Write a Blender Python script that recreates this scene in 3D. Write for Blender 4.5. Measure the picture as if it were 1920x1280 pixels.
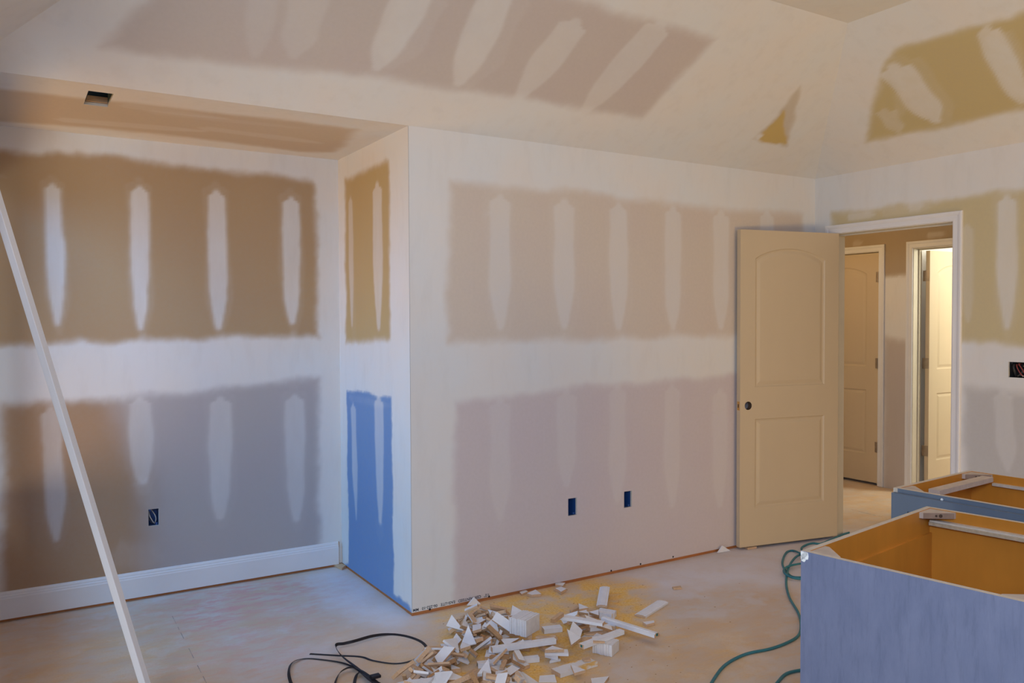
import bpy, bmesh, math, random
import numpy as np
from mathutils import Vector, Matrix
random.seed(7)
for o in list(bpy.data.objects): bpy.data.objects.remove(o)
scene = bpy.context.scene
COL = scene.collection

# ------------------------------------------------------------------ camera
F, YAW, PITCH, ROLL, CAMH = 1531.92, 0.5515, -0.0266, -0.0043, 1.4822
D1, D2, XS, XR, HIPD, HIPE, XL, H = 3.7155, 4.7258, 1.691, 4.7396, 0.9295, 0.6041, -0.1372, 2.44
XHR, XH = 4.855, 6.5
_f = np.array([math.sin(YAW)*math.cos(PITCH), math.cos(YAW)*math.cos(PITCH), math.sin(PITCH)])
_r = np.array([math.cos(YAW), -math.sin(YAW), 0.0]); _u = np.cross(_r, _f)
_c, _s = math.cos(ROLL), math.sin(ROLL)
CR, CU = _c*_r + _s*_u, -_s*_r + _c*_u
CAM = np.array([0, 0, CAMH])
cam = bpy.data.objects.new('camera', bpy.data.cameras.new('camera')); COL.objects.link(cam)
cam.matrix_world = Matrix(((CR[0], CU[0], -_f[0], 0), (CR[1], CU[1], -_f[1], 0), (CR[2], CU[2], -_f[2], CAMH), (0, 0, 0, 1)))
cam.data.sensor_width = 36; cam.data.lens = F/1920*36; cam.data.clip_start = .05
scene.camera = cam

# ------------------------------------------------------------------ world, lamps, exposure
w = bpy.data.worlds.new('world'); scene.world = w; w.use_nodes = True
w.node_tree.nodes['Background'].inputs[0].default_value = (0.80, 0.88, 1.0, 1)
w.node_tree.nodes['Background'].inputs[1].default_value = 0.05
def area(name, loc, target, sx, sy, power, color, spread=180):
    """power times colour; colour may exceed 1 (it is only a weight per channel)"""
    m = max(color); l = bpy.data.lights.new(name, 'AREA'); l.shape = 'RECTANGLE'; l.size = sx; l.size_y = sy
    l.energy = power*m; l.color = [c/m for c in color]; l.spread = math.radians(spread)
    o = bpy.data.objects.new(name, l); COL.objects.link(o); o.location = loc
    o.rotation_euler = (Vector(target)-Vector(loc)).to_track_quat('-Z', 'Y').to_euler(); return o
def bulb(name, loc, power, color, r=.12):
    m = max(color); l = bpy.data.lights.new(name, 'POINT'); l.energy = power*m; l.color = [c/m for c in color]; l.shadow_soft_size = r
    o = bpy.data.objects.new(name, l); COL.objects.link(o); o.location = loc; return o
# left and rear windows give sky and ground light; the fill lamps are added
area('left_window_sky', (-2.6, 0.6, 2.7), (2.2, 2.6, 0), 2.0, 1.5, 100, (.02, .04, .17))
area('left_window_ground_bounce', (-2.0, 0.6, 0.12), (4.0, 2.2, 2.8), 2.0, 1.5, 100, (.72, .75, .66))
area('recess_fill_cool', (-1.2, 4.05, 2.3), (1.7, 4.3, .7), .7, .8, 60, (.03, .155, .33), 110)  # added cool fill for the recess, shining through an invented opening
area('recess_fill_warm', (-1.2, 4.05, .5), (1.7, 4.3, 2.2), .7, .8, 60, (.21, .12, .035), 110)  # added warm fill aimed up at the recess side wall, same invented opening
area('rear_window_sky', (2.2, -3.2, 2.6), (2.4, 3, .4), 2.6, 1.3, 80, (.05, .10, .26))
area('rear_window_ground_bounce', (2.2, -2.6, .12), (2.4, 3, 2.8), 2.6, 1.3, 80, (.17, .23, .27))
area('right_fill_warm', (3.6, -.6, .1), (4.6, 2.2, 2.8), 1.2, 1.2, 60, (1.10, .64, .04))  # added warm fill for the upper right wall and slope, not a window
area('rear_left_fill', (-.8, -.8, 2.2), (3.5, 3.7, 1.6), .8, .8, 60, (.96, 1.15, 1.38))  # added broad fill from behind the camera, not a window
bulb('lit_room_bulb', (7.4, 3.0, 2.0), 60, (1.30, 1.30, 1.05), .3)
bulb('hall_bulb', (5.35, 4.5, 2.25), 15, (.78, .50, .20), .12)
scene.view_settings.view_transform = 'Standard'; scene.view_settings.look = 'None'
scene.view_settings.gamma = 1; scene.view_settings.use_curve_mapping = False
scene.view_settings.exposure = -0.1

# ------------------------------------------------------------------ helpers
def ray(px, py): return _f + CR*(px-960)/F + CU*(640-py)/F
def hit(px, py, P, N):
    P = np.array(P, float); N = np.array(N, float); d = ray(px, py)
    return CAM + d*(N@(P-CAM))/(N@d)
def fl(px, py, z=0.0):
    q = hit(px, py, (0, 0, z), (0, 0, 1)); return Vector(q)
def tag(o, label=None, cat=None, group=None, kind=None):
    if label: o['label'] = label
    if cat: o['category'] = cat
    if group: o['group'] = group
    if kind: o['kind'] = kind
    return o
def empty(name, loc=(0, 0, 0), rz=0.0):
    o = bpy.data.objects.new(name, None); COL.objects.link(o); o.location = loc; o.rotation_euler = (0, 0, rz)
    o.empty_display_size = .05; return o
def link(name, me, mats, parent=None):
    if not isinstance(mats, (list, tuple)): mats = [mats]
    for m in mats: me.materials.append(m)
    o = bpy.data.objects.new(name, me); COL.objects.link(o)
    if parent: o.parent = parent
    return o
def frombm(name, bm, mats, parent=None, smooth=False):
    bmesh.ops.recalc_face_normals(bm, faces=bm.faces)
    me = bpy.data.meshes.new(name); bm.to_mesh(me); bm.free()
    if smooth: me.polygons.foreach_set('use_smooth', [True]*len(me.polygons))
    return link(name, me, mats, parent)
def box(bm, x0, x1, y0, y1, z0, z1, mi=0, bev=0.0):
    r = bmesh.ops.create_cube(bm, size=1); vs = r['verts']
    for v in vs: v.co = Vector(((x0+x1)/2+v.co.x*(x1-x0), (y0+y1)/2+v.co.y*(y1-y0), (z0+z1)/2+v.co.z*(z1-z0)))
    fs = set(f for v in vs for f in v.link_faces)
    for f in fs: f.material_index = mi
    if bev:
        es = list(set(e for v in vs for e in v.link_edges))
        rr = bmesh.ops.bevel(bm, geom=es, offset=bev, segments=1, affect='EDGES', profile=.5)
        for f in rr['faces']: f.material_index = mi
def boxobj(name, b, mat, parent=None, bev=0.0):
    bm = bmesh.new(); box(bm, *b, bev=bev); return frombm(name, bm, mat, parent)
def extrude_profile(bm, prof, A, B, side, up, mi=0):
    """profile points (s,t) -> along side, up vectors; swept from A to B"""
    A, B, side, up = Vector(A), Vector(B), Vector(side), Vector(up)
    ra = [bm.verts.new(A+side*s+up*t) for s, t in prof]; rb = [bm.verts.new(B+side*s+up*t) for s, t in prof]
    n = len(prof)
    for i in range(n):
        f = bm.faces.new((ra[i], ra[(i+1) % n], rb[(i+1) % n], rb[i])); f.material_index = mi
    bm.faces.new(ra[::-1]).material_index = mi; bm.faces.new(rb).material_index = mi
def tube(name, pts, r, mat, parent=None, smooth_n=6, seg=8):
    P = catmull(pts, smooth_n); bm = bmesh.new(); prev = None; nrm = Vector((0, 0, 1)); rings = []
    for i, p in enumerate(P):
        t = (P[min(i+1, len(P)-1)]-P[max(i-1, 0)]).normalized()
        a = t.cross(nrm)
        if a.length < 1e-4: a = t.cross(Vector((0, 1, 0)))
        a.normalize(); b = a.cross(t)
        rings.append([bm.verts.new(p+(a*math.cos(k*2*math.pi/seg)+b*math.sin(k*2*math.pi/seg))*r) for k in range(seg)])
    for i in range(len(rings)-1):
        for k in range(seg): bm.faces.new((rings[i][k], rings[i][(k+1) % seg], rings[i+1][(k+1) % seg], rings[i+1][k]))
    bm.faces.new(rings[0][::-1]); bm.faces.new(rings[-1])
    return frombm(name, bm, mat, parent, True)
def catmull(pts, n):
    pts = [Vector(p) for p in pts]; out = []
    for i in range(len(pts)-1):
        p0 = pts[max(i-1, 0)]; p1 = pts[i]; p2 = pts[i+1]; p3 = pts[min(i+2, len(pts)-1)]
        for k in range(n):
            t = k/n
            out.append(.5*((2*p1)+(p2-p0)*t+(2*p0-5*p1+4*p2-p3)*t*t+(3*p1-p0-3*p2+p3)*t**3))
    out.append(pts[-1]); return out

# ---- numpy noise
_rng = np.random.RandomState(3); _tab = _rng.rand(256, 256)
def vnoise(x, y):
    xi = np.floor(x).astype(int); yi = np.floor(y).astype(int); fx = x-xi; fy = y-yi
    fx = fx*fx*(3-2*fx); fy = fy*fy*(3-2*fy)
    g = lambda a, b: _tab[a % 256, b % 256]
    return (g(xi, yi)*(1-fx)+g(xi+1, yi)*fx)*(1-fy)+(g(xi, yi+1)*(1-fx)+g(xi+1, yi+1)*fx)*fy
def fbm(x, y, s, o=3):
    r = 0; a = .5; t = 0
    for k in range(o): r = r+a*vnoise(x*s+17*k, y*s+31*k); t += a; a *= .5; s *= 2.1
    return r/t-.5
def sstep(e0, e1, x):
    t = np.clip((x-e0)/(e1-e0), 0, 1); return t*t*(3-2*t)
def polysd(x, y, poly):
    """signed distance, negative inside"""
    n = len(poly); d = np.full(x.shape, 1e9); inside = np.zeros(x.shape, bool)
    for i in range(n):
        ax, ay = poly[i]; bx, by = poly[(i+1) % n]; ex, ey = bx-ax, by-ay
        t = np.clip(((x-ax)*ex+(y-ay)*ey)/(ex*ex+ey*ey+1e-12), 0, 1)
        d = np.minimum(d, np.hypot(x-ax-t*ex, y-ay-t*ey))
        c = ((ay > y) != (by > y)) & (x < (bx-ax)*(y-ay)/((by-ay) if abs(by-ay) > 1e-12 else 1e-12)+ax)
        inside ^= c
    return np.where(inside, -d, d)

# ------------------------------------------------------------------ materials
def srgb(r, g, b):
    f = lambda c: ((c/255+.055)/1.055)**2.4 if c/255 > .04045 else c/255/12.92
    return (f(r), f(g), f(b), 1)
def newmat(name, rough=.7, spec=.3, metal=0):
    m = bpy.data.materials.new(name); m.use_nodes = True; b = m.node_tree.nodes['Principled BSDF']
    b.inputs['Roughness'].default_value = rough; b.inputs['Metallic'].default_value = metal
    b.inputs['Specular IOR Level'].default_value = spec; return m, m.node_tree, b
def N(nt, t, **kw):
    n = nt.nodes.new(t)
    for k, v in kw.items():
        if hasattr(n, k): setattr(n, k, v)
        else: n.inputs[k].default_value = v
    return n
def mixc(nt, fac, a, b, blend='MIX'):
    n = nt.nodes.new('ShaderNodeMix'); n.data_type = 'RGBA'; n.blend_type = blend
    for sock, v in ((n.inputs['Factor'], fac), (n.inputs[6], a), (n.inputs[7], b)):
        if isinstance(v, (int, float)): sock.default_value = v
        elif isinstance(v, tuple): sock.default_value = v
        else: nt.links.new(v, sock)
    return n.outputs[2]
def noise(nt, scale, detail=3, rough=.5, stretch=None, coord='Object'):
    tc = nt.nodes.new('ShaderNodeTexCoord'); n = N(nt, 'ShaderNodeTexNoise'); n.inputs['Scale'].default_value = scale
    n.inputs['Detail'].default_value = detail; n.inputs['Roughness'].default_value = rough
    if stretch:
        mp = nt.nodes.new('ShaderNodeMapping'); mp.inputs['Scale'].default_value = stretch
        nt.links.new(tc.outputs[coord], mp.inputs['Vector']); nt.links.new(mp.outputs[0], n.inputs['Vector'])
    else: nt.links.new(tc.outputs[coord], n.inputs['Vector'])
    return n.outputs['Fac']
def rng(nt, v, a, b, c=0., d=1.):
    n = nt.nodes.new('ShaderNodeMapRange'); nt.links.new(v, n.inputs[0])
    for i, x in enumerate((a, b, c, d)): n.inputs[i+1].default_value = x
    n.clamp = True; return n.outputs[0]
def math_(nt, op, a, b):
    n = nt.nodes.new('ShaderNodeMath'); n.operation = op
    for i, v in enumerate((a, b)):
        if isinstance(v, (int, float)): n.inputs[i].default_value = v
        else: nt.links.new(v, n.inputs[i])
    return n.outputs[0]
def bump(nt, bsdf, h, strength=.2, dist=.002):
    n = nt.nodes.new('ShaderNodeBump'); n.inputs['Strength'].default_value = strength; n.inputs['Distance'].default_value = dist
    nt.links.new(h, n.inputs['Height']); nt.links.new(n.outputs[0], bsdf.inputs['Normal'])
def simple(name, col, rough=.7, var=.08, scale=8, spec=.3, metal=0, stretch=None, b=0):
    m, nt, bs = newmat(name, rough, spec, metal)
    dk = tuple(c*(1-var) for c in col[:3])+(1,); lt = tuple(min(1, c*(1+var)) for c in col[:3])+(1,)
    nz = noise(nt, scale, 4, .6, stretch)
    nt.links.new(mixc(nt, rng(nt, nz, .3, .7), dk, lt), bs.inputs['Base Color'])
    if b: bump(nt, bs, nz, b)
    return m
MUD = (0.74, 0.715, 0.70, 1)
def drywall_mat():
    m, nt, bs = newmat('drywall_with_joint_compound', .88, .15)
    am = nt.nodes.new('ShaderNodeAttribute'); am.attribute_name = 'mud'
    ap = nt.nodes.new('ShaderNodeAttribute'); ap.attribute_name = 'paper'
    n1 = noise(nt, 3.0, 3, .5); n2 = noise(nt, 60, 2, .6); n3 = noise(nt, 14, 4, .6, (1, 1, .25))
    mud = mixc(nt, rng(nt, n1, .35, .65), (0.76, 0.72, 0.70, 1), (0.735, 0.73, 0.74, 1))
    pap = mixc(nt, rng(nt, n2, .3, .7, 0, .10), ap.outputs['Color'], (0.42, 0.37, 0.32, 1))
    pap = mixc(nt, rng(nt, n1, .4, .62, 0, .25), pap, mixc(nt, 1., pap, (0.97, 0.93, 1.0, 1), 'MULTIPLY'))
    f = math_(nt, 'ADD', am.outputs['Fac'], rng(nt, n3, .3, .7, -.07, .07))
    f = math_(nt, 'MULTIPLY', f, am.outputs['Fac'])
    cl = nt.nodes.new('ShaderNodeClamp'); nt.links.new(f, cl.inputs[0])
    nt.links.new(mixc(nt, cl.outputs[0], pap, mud), bs.inputs['Base Color'])
    bump(nt, bs, n3, .15, .002); return m
M_DRY = drywall_mat()
M_GYP = simple('gypsum_core', (.62, .60, .57, 1), .9)
M_PLATE = simple('pine_plate', srgb(176, 112, 66), .75, .2, 6, stretch=(1, 6, 6))
M_TRIM = simple('primed_white_trim', (0.78, 0.76, 0.78, 1), .45, .03, 3, .4)
M_JAMB = simple('jamb_primed_wood', (0.66, 0.58, 0.46, 1), .55, .05, 3, .4)
M_DOOR = simple('primed_door_skin', (0.615, 0.485, 0.33, 1), .5, .03, 2, .4, stretch=(1, 1, .3))
M_RAW = simple('raw_wood', srgb(205, 150, 80), .75, .15, 20)
M_BORE = simple('bored_door_core', srgb(92, 72, 58), .9, .2, 60)
M_HINGE = simple('brushed_hinge_metal', (0.38, 0.30, 0.24, 1), .35, .1, 30, .5, .9)
M_BLUE = simple('blue_plastic_box', (0.02, 0.075, 0.27, 1), .35, .08, 10, .5)
M_DARK = simple('dark_wall_cavity', (0.03, 0.028, 0.03, 1), .9)
M_CABW = simple('white_cable_jacket', (.55, .53, .50, 1), .45, .06, 40)
M_CABB = simple('black_cable_jacket', (.04, .04, .045, 1), .45)
M_CABR = simple('red_cable_jacket', (.24, .05, .05, 1), .5)
M_COPPER = simple('bare_copper_wire', (.60, .36, .18, 1), .35, .05, 20, .5, .8)
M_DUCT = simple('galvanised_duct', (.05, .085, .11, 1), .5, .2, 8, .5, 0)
M_SCREW = simple('black_drywall_screw', (.02, .02, .03, 1), .5)
M_INK = simple('printed_ink', (.07, .08, .11, 1), .8, .3, 90)
M_STRAP = simple('black_strapping', (.014, .012, .017, 1), .5, .2, 40, .3)
M_HOSE = simple('teal_rubber_hose', (.03, .19, .24, 1), .5, .1, 20, .4)
M_PRIMED = simple('primed_offcut_face', (.83, .82, .86, 1), .55, .04, 30, .35)
M_PINE = simple('bare_pine_cut', srgb(212, 176, 142), .75, .14, 30, stretch=(1, 5, 5))
M_PINE2 = simple('bare_pine_dark', srgb(182, 140, 100), .75, .16, 30, stretch=(1, 5, 5))
def sawtop():
    m, nt, bs = newmat('primed_face_with_sawdust', .7, .2)
    n = noise(nt, 16, 4, .6, (.5, 1.4, 1)); g = noise(nt, 120, 2, .7)
    nt.links.new(mixc(nt, rng(nt, n, .54, .62), (.80, .77, .78, 1), mixc(nt, g, (.72, .42, .12, 1), (.92, .62, .25, 1))), bs.inputs['Base Color']); return m
M_SAWTOP = sawtop()
M_MARK = simple('teal_end_mark', (.02, .16, .15, 1), .6)
M_FLAKE = simple('shim_face', (.78, .75, .77, 1), .7, .06, 40)
def veneer():
    m, nt, bs = newmat('grey_stained_veneer', .55, .3)
    n1 = noise(nt, 14, 5, .7, (1, 1, .35)); n2 = noise(nt, 60, 4, .7, (1, 1, .14)); n3 = noise(nt, 2.2, 2, .5)
    c = mixc(nt, rng(nt, n1, .3, .7), (.135, .16, .265, 1), (.185, .21, .325, 1))
    c = mixc(nt, rng(nt, n2, .50, .68, 0, .4), c, (.095, .112, .185, 1))
    c = mixc(nt, rng(nt, n3, .4, .7, 0, .25), c, (.17, .20, .33, 1))
    nt.links.new(c, bs.inputs['Base Color']); bump(nt, bs, n2, .1, .001); return m
M_VEN = veneer()
M_VEN2 = simple('grey_painted_front', (.15, .19, .25, 1), .45, .06, 10, .4, stretch=(1, 1, .2))
M_PLY = simple('pale_plywood_edge', (.64, .56, .46, 1), .75, .08, 40)
M_INT = simple('amber_cabinet_lining', (.62, .245, .03, 1), .42, .10, 7, .4, stretch=(1, 1, .3))
M_CHIP = simple('white_packing_scrap', (.85, .87, .88, 1), .7, .04, 60)

def floor_mat():
    m, nt, bs = newmat('dusty_plywood_subfloor', .9, .08)
    def at(n):
        a = nt.nodes.new('ShaderNodeAttribute'); a.attribute_name = n; return a.outputs['Fac']
    n1 = noise(nt, 2.6, 5, .6, (1, 1.6, 1)); n2 = noise(nt, 9, 5, .65, (1, 2.2, 1)); n3 = noise(nt, 90, 2, .7); n4 = noise(nt, 5.2, 4, .6)
    c = mixc(nt, rng(nt, n1, .38, .62), (.66, .49, .365, 1), (.66, .57, .52, 1))
    c = mixc(nt, rng(nt, n2, .5, .72, 0, .55), c, (.72, .47, .24, 1))
    c = mixc(nt, rng(nt, n4, .52, .64, 0, .7), c, (.68, .61, .60, 1))
    wd = math_(nt, 'MULTIPLY', at('white'), rng(nt, n4, .25, .55, .55, 1))
    c = mixc(nt, wd, c, (.76, .71, .74, 1))
    pk = math_(nt, 'MULTIPLY', at('pink'), rng(nt, n2, .42, .62))
    c = mixc(nt, pk, c, (.70, .40, .38, 1))
    sd = math_(nt, 'MULTIPLY', at('sawdust'), rng(nt, n4, .38, .54, .25, 1))
    sd = math_(nt, 'MULTIPLY', sd, rng(nt, n2, .3, .55, .6, 1))
    saw = mixc(nt, rng(nt, n3, .35, .65), (.80, .45, .10, 1), (.95, .62, .22, 1))
    c = mixc(nt, sd, c, saw)
    c = mixc(nt, rng(nt, n3, .6, .75, 0, .18), c, (.30, .24, .20, 1))
    c = mixc(nt, math_(nt, 'MULTIPLY', at('seam'), .6), c, (.22, .17, .15, 1))
    nt.links.new(c, bs.inputs['Base Color']); bump(nt, bs, n3, .25, .002); return m
M_FLOOR = floor_mat()

# ------------------------------------------------------------------ drywall panel with joint compound pattern
def panel(name, c00, c10, c11, c01, paint, holes=(), step=.012, solid=.0127, parent=None, kind='structure'):
    """planar quad c00->c10 (u), c00->c01 (v); outward normal = toward the room is u x v"""
    c00, c10, c11, c01 = [np.array(c, float) for c in (c00, c10, c11, c01)]
    U = c10-c00; lu = np.linalg.norm(U); U /= lu
    V = c01-c00; V = V-U*(V@U); V /= np.linalg.norm(V); lv = (c01-c00)@V
    nrm = np.cross(U, V)
    us = list(np.linspace(0, 1, max(2, int(lu/step)+1))); vs = list(np.linspace(0, 1, max(2, int(lv/step)+1)))
    hs = []
    for (a0, b0, a1, b1) in holes:
        hs.append((a0/lu, b0/lv, a1/lu, b1/lv)); us += [a0/lu, a1/lu]; vs += [b0/lv, b1/lv]
    clean = lambda a: np.array([x for i, x in enumerate(sorted(a)) if i == 0 or x-sorted(a)[i-1] > 1e-7])
    su = sorted(set(us)); sv = sorted(set(vs))
    us = np.array([x for i, x in enumerate(su) if (i == 0 or x-su[i-1] > 1e-6)]); vs = np.array([x for i, x in enumerate(sv) if (i == 0 or x-sv[i-1] > 1e-6)])
    uu, vv = np.meshgrid(us, vs, indexing='ij')
    P = ((1-uu)*(1-vv))[..., None]*c00+(uu*(1-vv))[..., None]*c10+(uu*vv)[..., None]*c11+((1-uu)*vv)[..., None]*c01
    x = (P-c00)@U; y = (P-c00)@V
    to2 = lambda px, py: tuple(float((hit(px, py, c00, nrm)-c00)@k) for k in (U, V))
    mud, pap = paint(x, y, to2)
    nu, nv = len(us), len(vs)
    um = (us[:-1]+us[1:])/2; vm = (vs[:-1]+vs[1:])/2
    keep = np.ones((nu-1, nv-1), bool)
    for (a0, b0, a1, b1) in hs:
        keep &= ~(((um > a0) & (um < a1))[:, None] & ((vm > b0) & (vm < b1))[None, :])
    I = np.arange(nu*nv).reshape(nu, nv)
    q = np.stack([I[:-1, :-1], I[1:, :-1], I[1:, 1:], I[:-1, 1:]], -1)[keep]
    used = np.zeros(nu*nv, bool); used[q.ravel()] = True; remap = np.cumsum(used)-1
    me = bpy.data.meshes.new(name)
    me.from_pydata(P.reshape(-1, 3)[used].tolist(), [], remap[q].tolist())
    a = me.attributes.new('mud', 'FLOAT', 'POINT'); a.data.foreach_set('value', mud.ravel()[used].astype(np.float32))
    a = me.attributes.new('paper', 'FLOAT_COLOR', 'POINT')
    pc = np.concatenate([pap, np.ones(pap.shape[:2]+(1,))], -1).reshape(-1, 4)[used]
    a.data.foreach_set('color', pc.astype(np.float32).ravel()); me.update()
    o = link(name, me, [M_DRY, M_GYP], parent)
    if solid:
        s = o.modifiers.new('sheet', 'SOLIDIFY'); s.thickness = solid; s.offset = -1; s.material_offset_rim = 1
    if kind: o['kind'] = kind
    return o
def painter(polys, stripes, default=(.36, .31, .26), seed=0):
    """polys: (pixel polygon, paper colour, softness, strength); stripes: (x1,y1,x2,y2,width px,strength,taper)"""
    def paint(x, y, to2):
        nz = fbm(x+seed, y+seed, 5, 4)*.05+fbm(x+seed, y, 22, 3)*.018
        mud = np.ones(x.shape); pap = np.zeros(x.shape+(3,))+np.array(default)
        for (pp, colr, soft, st) in polys:
            d = polysd(x, y, [to2(*p) for p in pp])+nz
            m = 1-sstep(-soft, soft*.5, d)
            mud = mud*(1-m*st)
            k = (1-sstep(-.0, soft*2, d))[..., None]
            pap = pap*(1-k)+np.array(colr)*k
        for s in stripes:
            x1, y1, x2, y2, wpx, st, tap = s[:7]; soft = s[7] if len(s) > 7 else .014
            ax, ay = to2(x1, y1); bx, by = to2(x2, y2)
            mx, my = (x1+x2)/2, (y1+y2)/2; L = math.hypot(x2-x1, y2-y1); nx, ny = -(y2-y1)/L, (x2-x1)/L
            p0 = to2(mx-nx*wpx/2, my-ny*wpx/2); p1 = to2(mx+nx*wpx/2, my+ny*wpx/2)
            r = math.hypot(p1[0]-p0[0], p1[1]-p0[1])/2
            ex, ey = bx-ax, by-ay; t = ((x-ax)*ex+(y-ay)*ey)/(ex*ex+ey*ey)
            tc = np.clip(t, 0, 1); prof = np.clip(1-np.clip(1-tc/.035, 0, 1)**2*.6, 0, 1)*np.clip(1-np.clip((tc-1+tap)/max(tap, .01), 0, 1)**1.8*.62, 0, 1)*(1+.06*np.sin(tc*9+x1))
            d = np.hypot(x-ax-tc*ex, y-ay-tc*ey)-r*prof+nz*.35
            m = (1-sstep(-soft, soft, d))*st
            mud = 1-(1-mud)*(1-m)
        return mud, pap
    return paint
def plain(x, y, to2): return np.ones(x.shape), np.zeros(x.shape+(3,))+.35

def up_stripes(lst, y0, y1, wd, st=.8, halo=.3):
    out = []
    for it in lst:
        xx, a, b, ww = it[0], it[1], it[2], it[3]; xb = it[4] if len(it) > 4 else xx
        out.append((xx-2, a-14, xb+3, b+16, ww*1.45, halo, .25)); out.append((xx, a, xb, b, ww, st, .35))
    return out
G1 = (.66, .565, .49)   # pale grey-mauve sheet of the front wall
TAN = (.60, .44, .29)
# front wall ----------------------------------------------------------------
fh = [(2.65-XS, .478, 2.71-XS, .38), (3.052-XS, .472, 3.11-XS, .376)]
holes_f = [(a, z1-.018, b, z0-.018) for a, z0, b, z1 in fh]
front_p = painter(
    [([(843, 338), (1000, 350), (1221, 376), (1505, 402), (1507, 618), (1378, 630), (836, 645)], G1, .055, .95),
     ([(850, 752), (1100, 722), (1500, 690), (1507, 1010), (1400, 1030), (852, 1170)], (.635, .56, .575), .05, .95)],
    up_stripes([(938, 372, 612, 40), (1058, 382, 610, 38), (1160, 388, 612, 35), (1262, 394, 612, 32), (1352, 402, 610, 30), (1438, 402, 600, 26)], 0, 0, 0, .62, .2)
    + up_stripes([(938, 755, 970, 38), (1062, 740, 905, 36), (1158, 730, 935, 32), (1260, 728, 945, 30), (1350, 735, 945, 28)], 0, 0, 0, .42, .14)
    + [(906, 403, 918, 400, 12, .25, .5), (1190, 380, 1215, 378, 8, .3, .5)], seed=1)
wall_front = panel('wall_front', (XS+.0006, D1, .018), (XR, D1, .018), (XR, D1, H), (XS+.0006, D1, H), front_p, holes_f)
# recess wall ----------------------------------------------------------------
rh = [(.617-XL, .385-.018, .668-XL, .475-.018)]
rec_p = painter(
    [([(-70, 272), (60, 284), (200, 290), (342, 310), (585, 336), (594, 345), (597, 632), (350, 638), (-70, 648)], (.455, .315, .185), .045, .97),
     ([(9, 762), (300, 735), (598, 708), (600, 1060), (300, 1120), (10, 1180)], (.46, .42, .42), .055, .95),
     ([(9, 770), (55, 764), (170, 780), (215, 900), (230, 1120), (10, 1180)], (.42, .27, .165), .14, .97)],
    up_stripes([(98, 348, 606, 34, 108), (262, 354, 614, 36, 264), (406, 362, 612, 36, 410), (546, 374, 602, 34, 548)], 0, 0, 0, .85, .25)
    + up_stripes([(96, 770, 1010, 40, 106), (262, 752, 900, 48, 268), (413, 750, 966, 44), (552, 745, 970, 38, 556)], 0, 0, 0, .62, .18)
    + [(215, 1040, 300, 1045, 60, .3, .3, .05), (262, 900, 282, 950, 40, .25, .4, .03), (-3, 330, 14, 332, 6, .7, .3)], seed=2)
wall_recess = panel('wall_recess', (XL, D2, .018), (XS, D2, .018), (XS, D2, H), (XL, D2, H), rec_p, rh)
# side wall of the recess ------------------------------------------------------
side_p = painter(
    [([(646, 335), (690, 315), (729, 301), (732, 637), (648, 642)], (.52, .38, .19), .04, .92),
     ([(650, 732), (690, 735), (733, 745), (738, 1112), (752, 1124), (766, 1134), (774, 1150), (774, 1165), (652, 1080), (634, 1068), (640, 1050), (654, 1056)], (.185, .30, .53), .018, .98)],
    [(657, 372, 660, 608, 9, .6, .4), (707, 350, 710, 612, 18, .75, .5), (652, 340, 664, 640, 14, .12, .4),
     (662, 760, 668, 972, 10, .7, .5), (710, 748, 713, 975, 17, .72, .6), (711, 975, 713, 1010, 16, .15, .4),
     (655, 745, 732, 760, 14, .25, .4)], seed=3)
wall_side = panel('wall_side', (XS, D2, .018), (XS, D1+.0008, .018), (XS, D1+.0008, H), (XS, D2, H), side_p, [])
# right wall with the doorway ---------------------------------------------------
YB = -2.6
DY0, DY1, DH = 2.749, 3.562, 2.045   # doorway
OCH = (.61, .51, .31)
rw_h = [(D1-DY1-.018, -1, D1-DY0+.018, DH), (D1-2.424, 1.150-.018, D1-2.314, 1.236-.018)]
right_p = painter(
    [([(1560, 400), (1749, 377), (1930, 350), (2600, 230), (2600, 700), (1920, 652), (1800, 640), (1560, 640)], OCH, .045, .95),
     ([(1806, 722), (1920, 735), (2600, 800), (2600, 1700), (1806, 1000)], (.56, .54, .53), .06, .9)],
    [(1888, 372, 1888, 612, 38, .75, .35), (1886, 360, 1890, 628, 52, .25, .3), (1813, 425, 1815, 600, 26, .5, .3),
     (1590, 408, 1640, 402, 14, .65, .3), (1655, 400, 1745, 390, 16, .35, .3), (1705, 388, 1730, 384, 18, .5, .3),
     (1880, 740, 1890, 880, 36, .6, .35), (1880, 690, 1925, 735, 60, .3, .3)], seed=4)
wall_right = panel('wall_right', (XR, D1, .018), (XR, YB, .018), (XR, YB, H), (XR, D1, H), right_p, rw_h, step=.014)
# ceilings -----------------------------------------------------------------------
MS = (.60, .525, .495)
slope_p = painter(
    [([(190, 88), (420, 118), (640, 138), (830, 166), (1040, 195), (1205, 224), (1260, 160), (1345, 72), (1230, 42), (1075, -5), (800, -60), (330, -60)], MS, .06, .92),
     ([(1408, 262), (1440, 235), (1500, 162), (1496, 215), (1476, 274)], (.60, .53, .45), .03, .8),
     ([(1422, 262), (1470, 208), (1474, 268), (1450, 268)], (.60, .44, .17), .012, .9)],
    [(500, -40, 478, 100, 58, .42, .3), (590, -40, 552, 100, 75, .48, .3), (790, -40, 708, 124, 66, .75, .3), (940, -30, 862, 152, 62, .75, .3),
     (1078, 45, 975, 180, 52, .7, .45), (1236, 50, 1102, 202, 46, .68, .35), (1418, 258, 1430, 254, 9, .9, .5),
     (800, -10, 735, 120, 85, .35, .3), (950, -10, 885, 150, 85, .3, .3)], seed=5)
ceil_front_slope = panel('ceiling_front_slope', (XL, D1, H), (XR, D1, H), (XR-HIPD, D1-HIPD, H+HIPE), (XL+HIPD, D1-HIPD, H+HIPE), slope_p)
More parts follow.
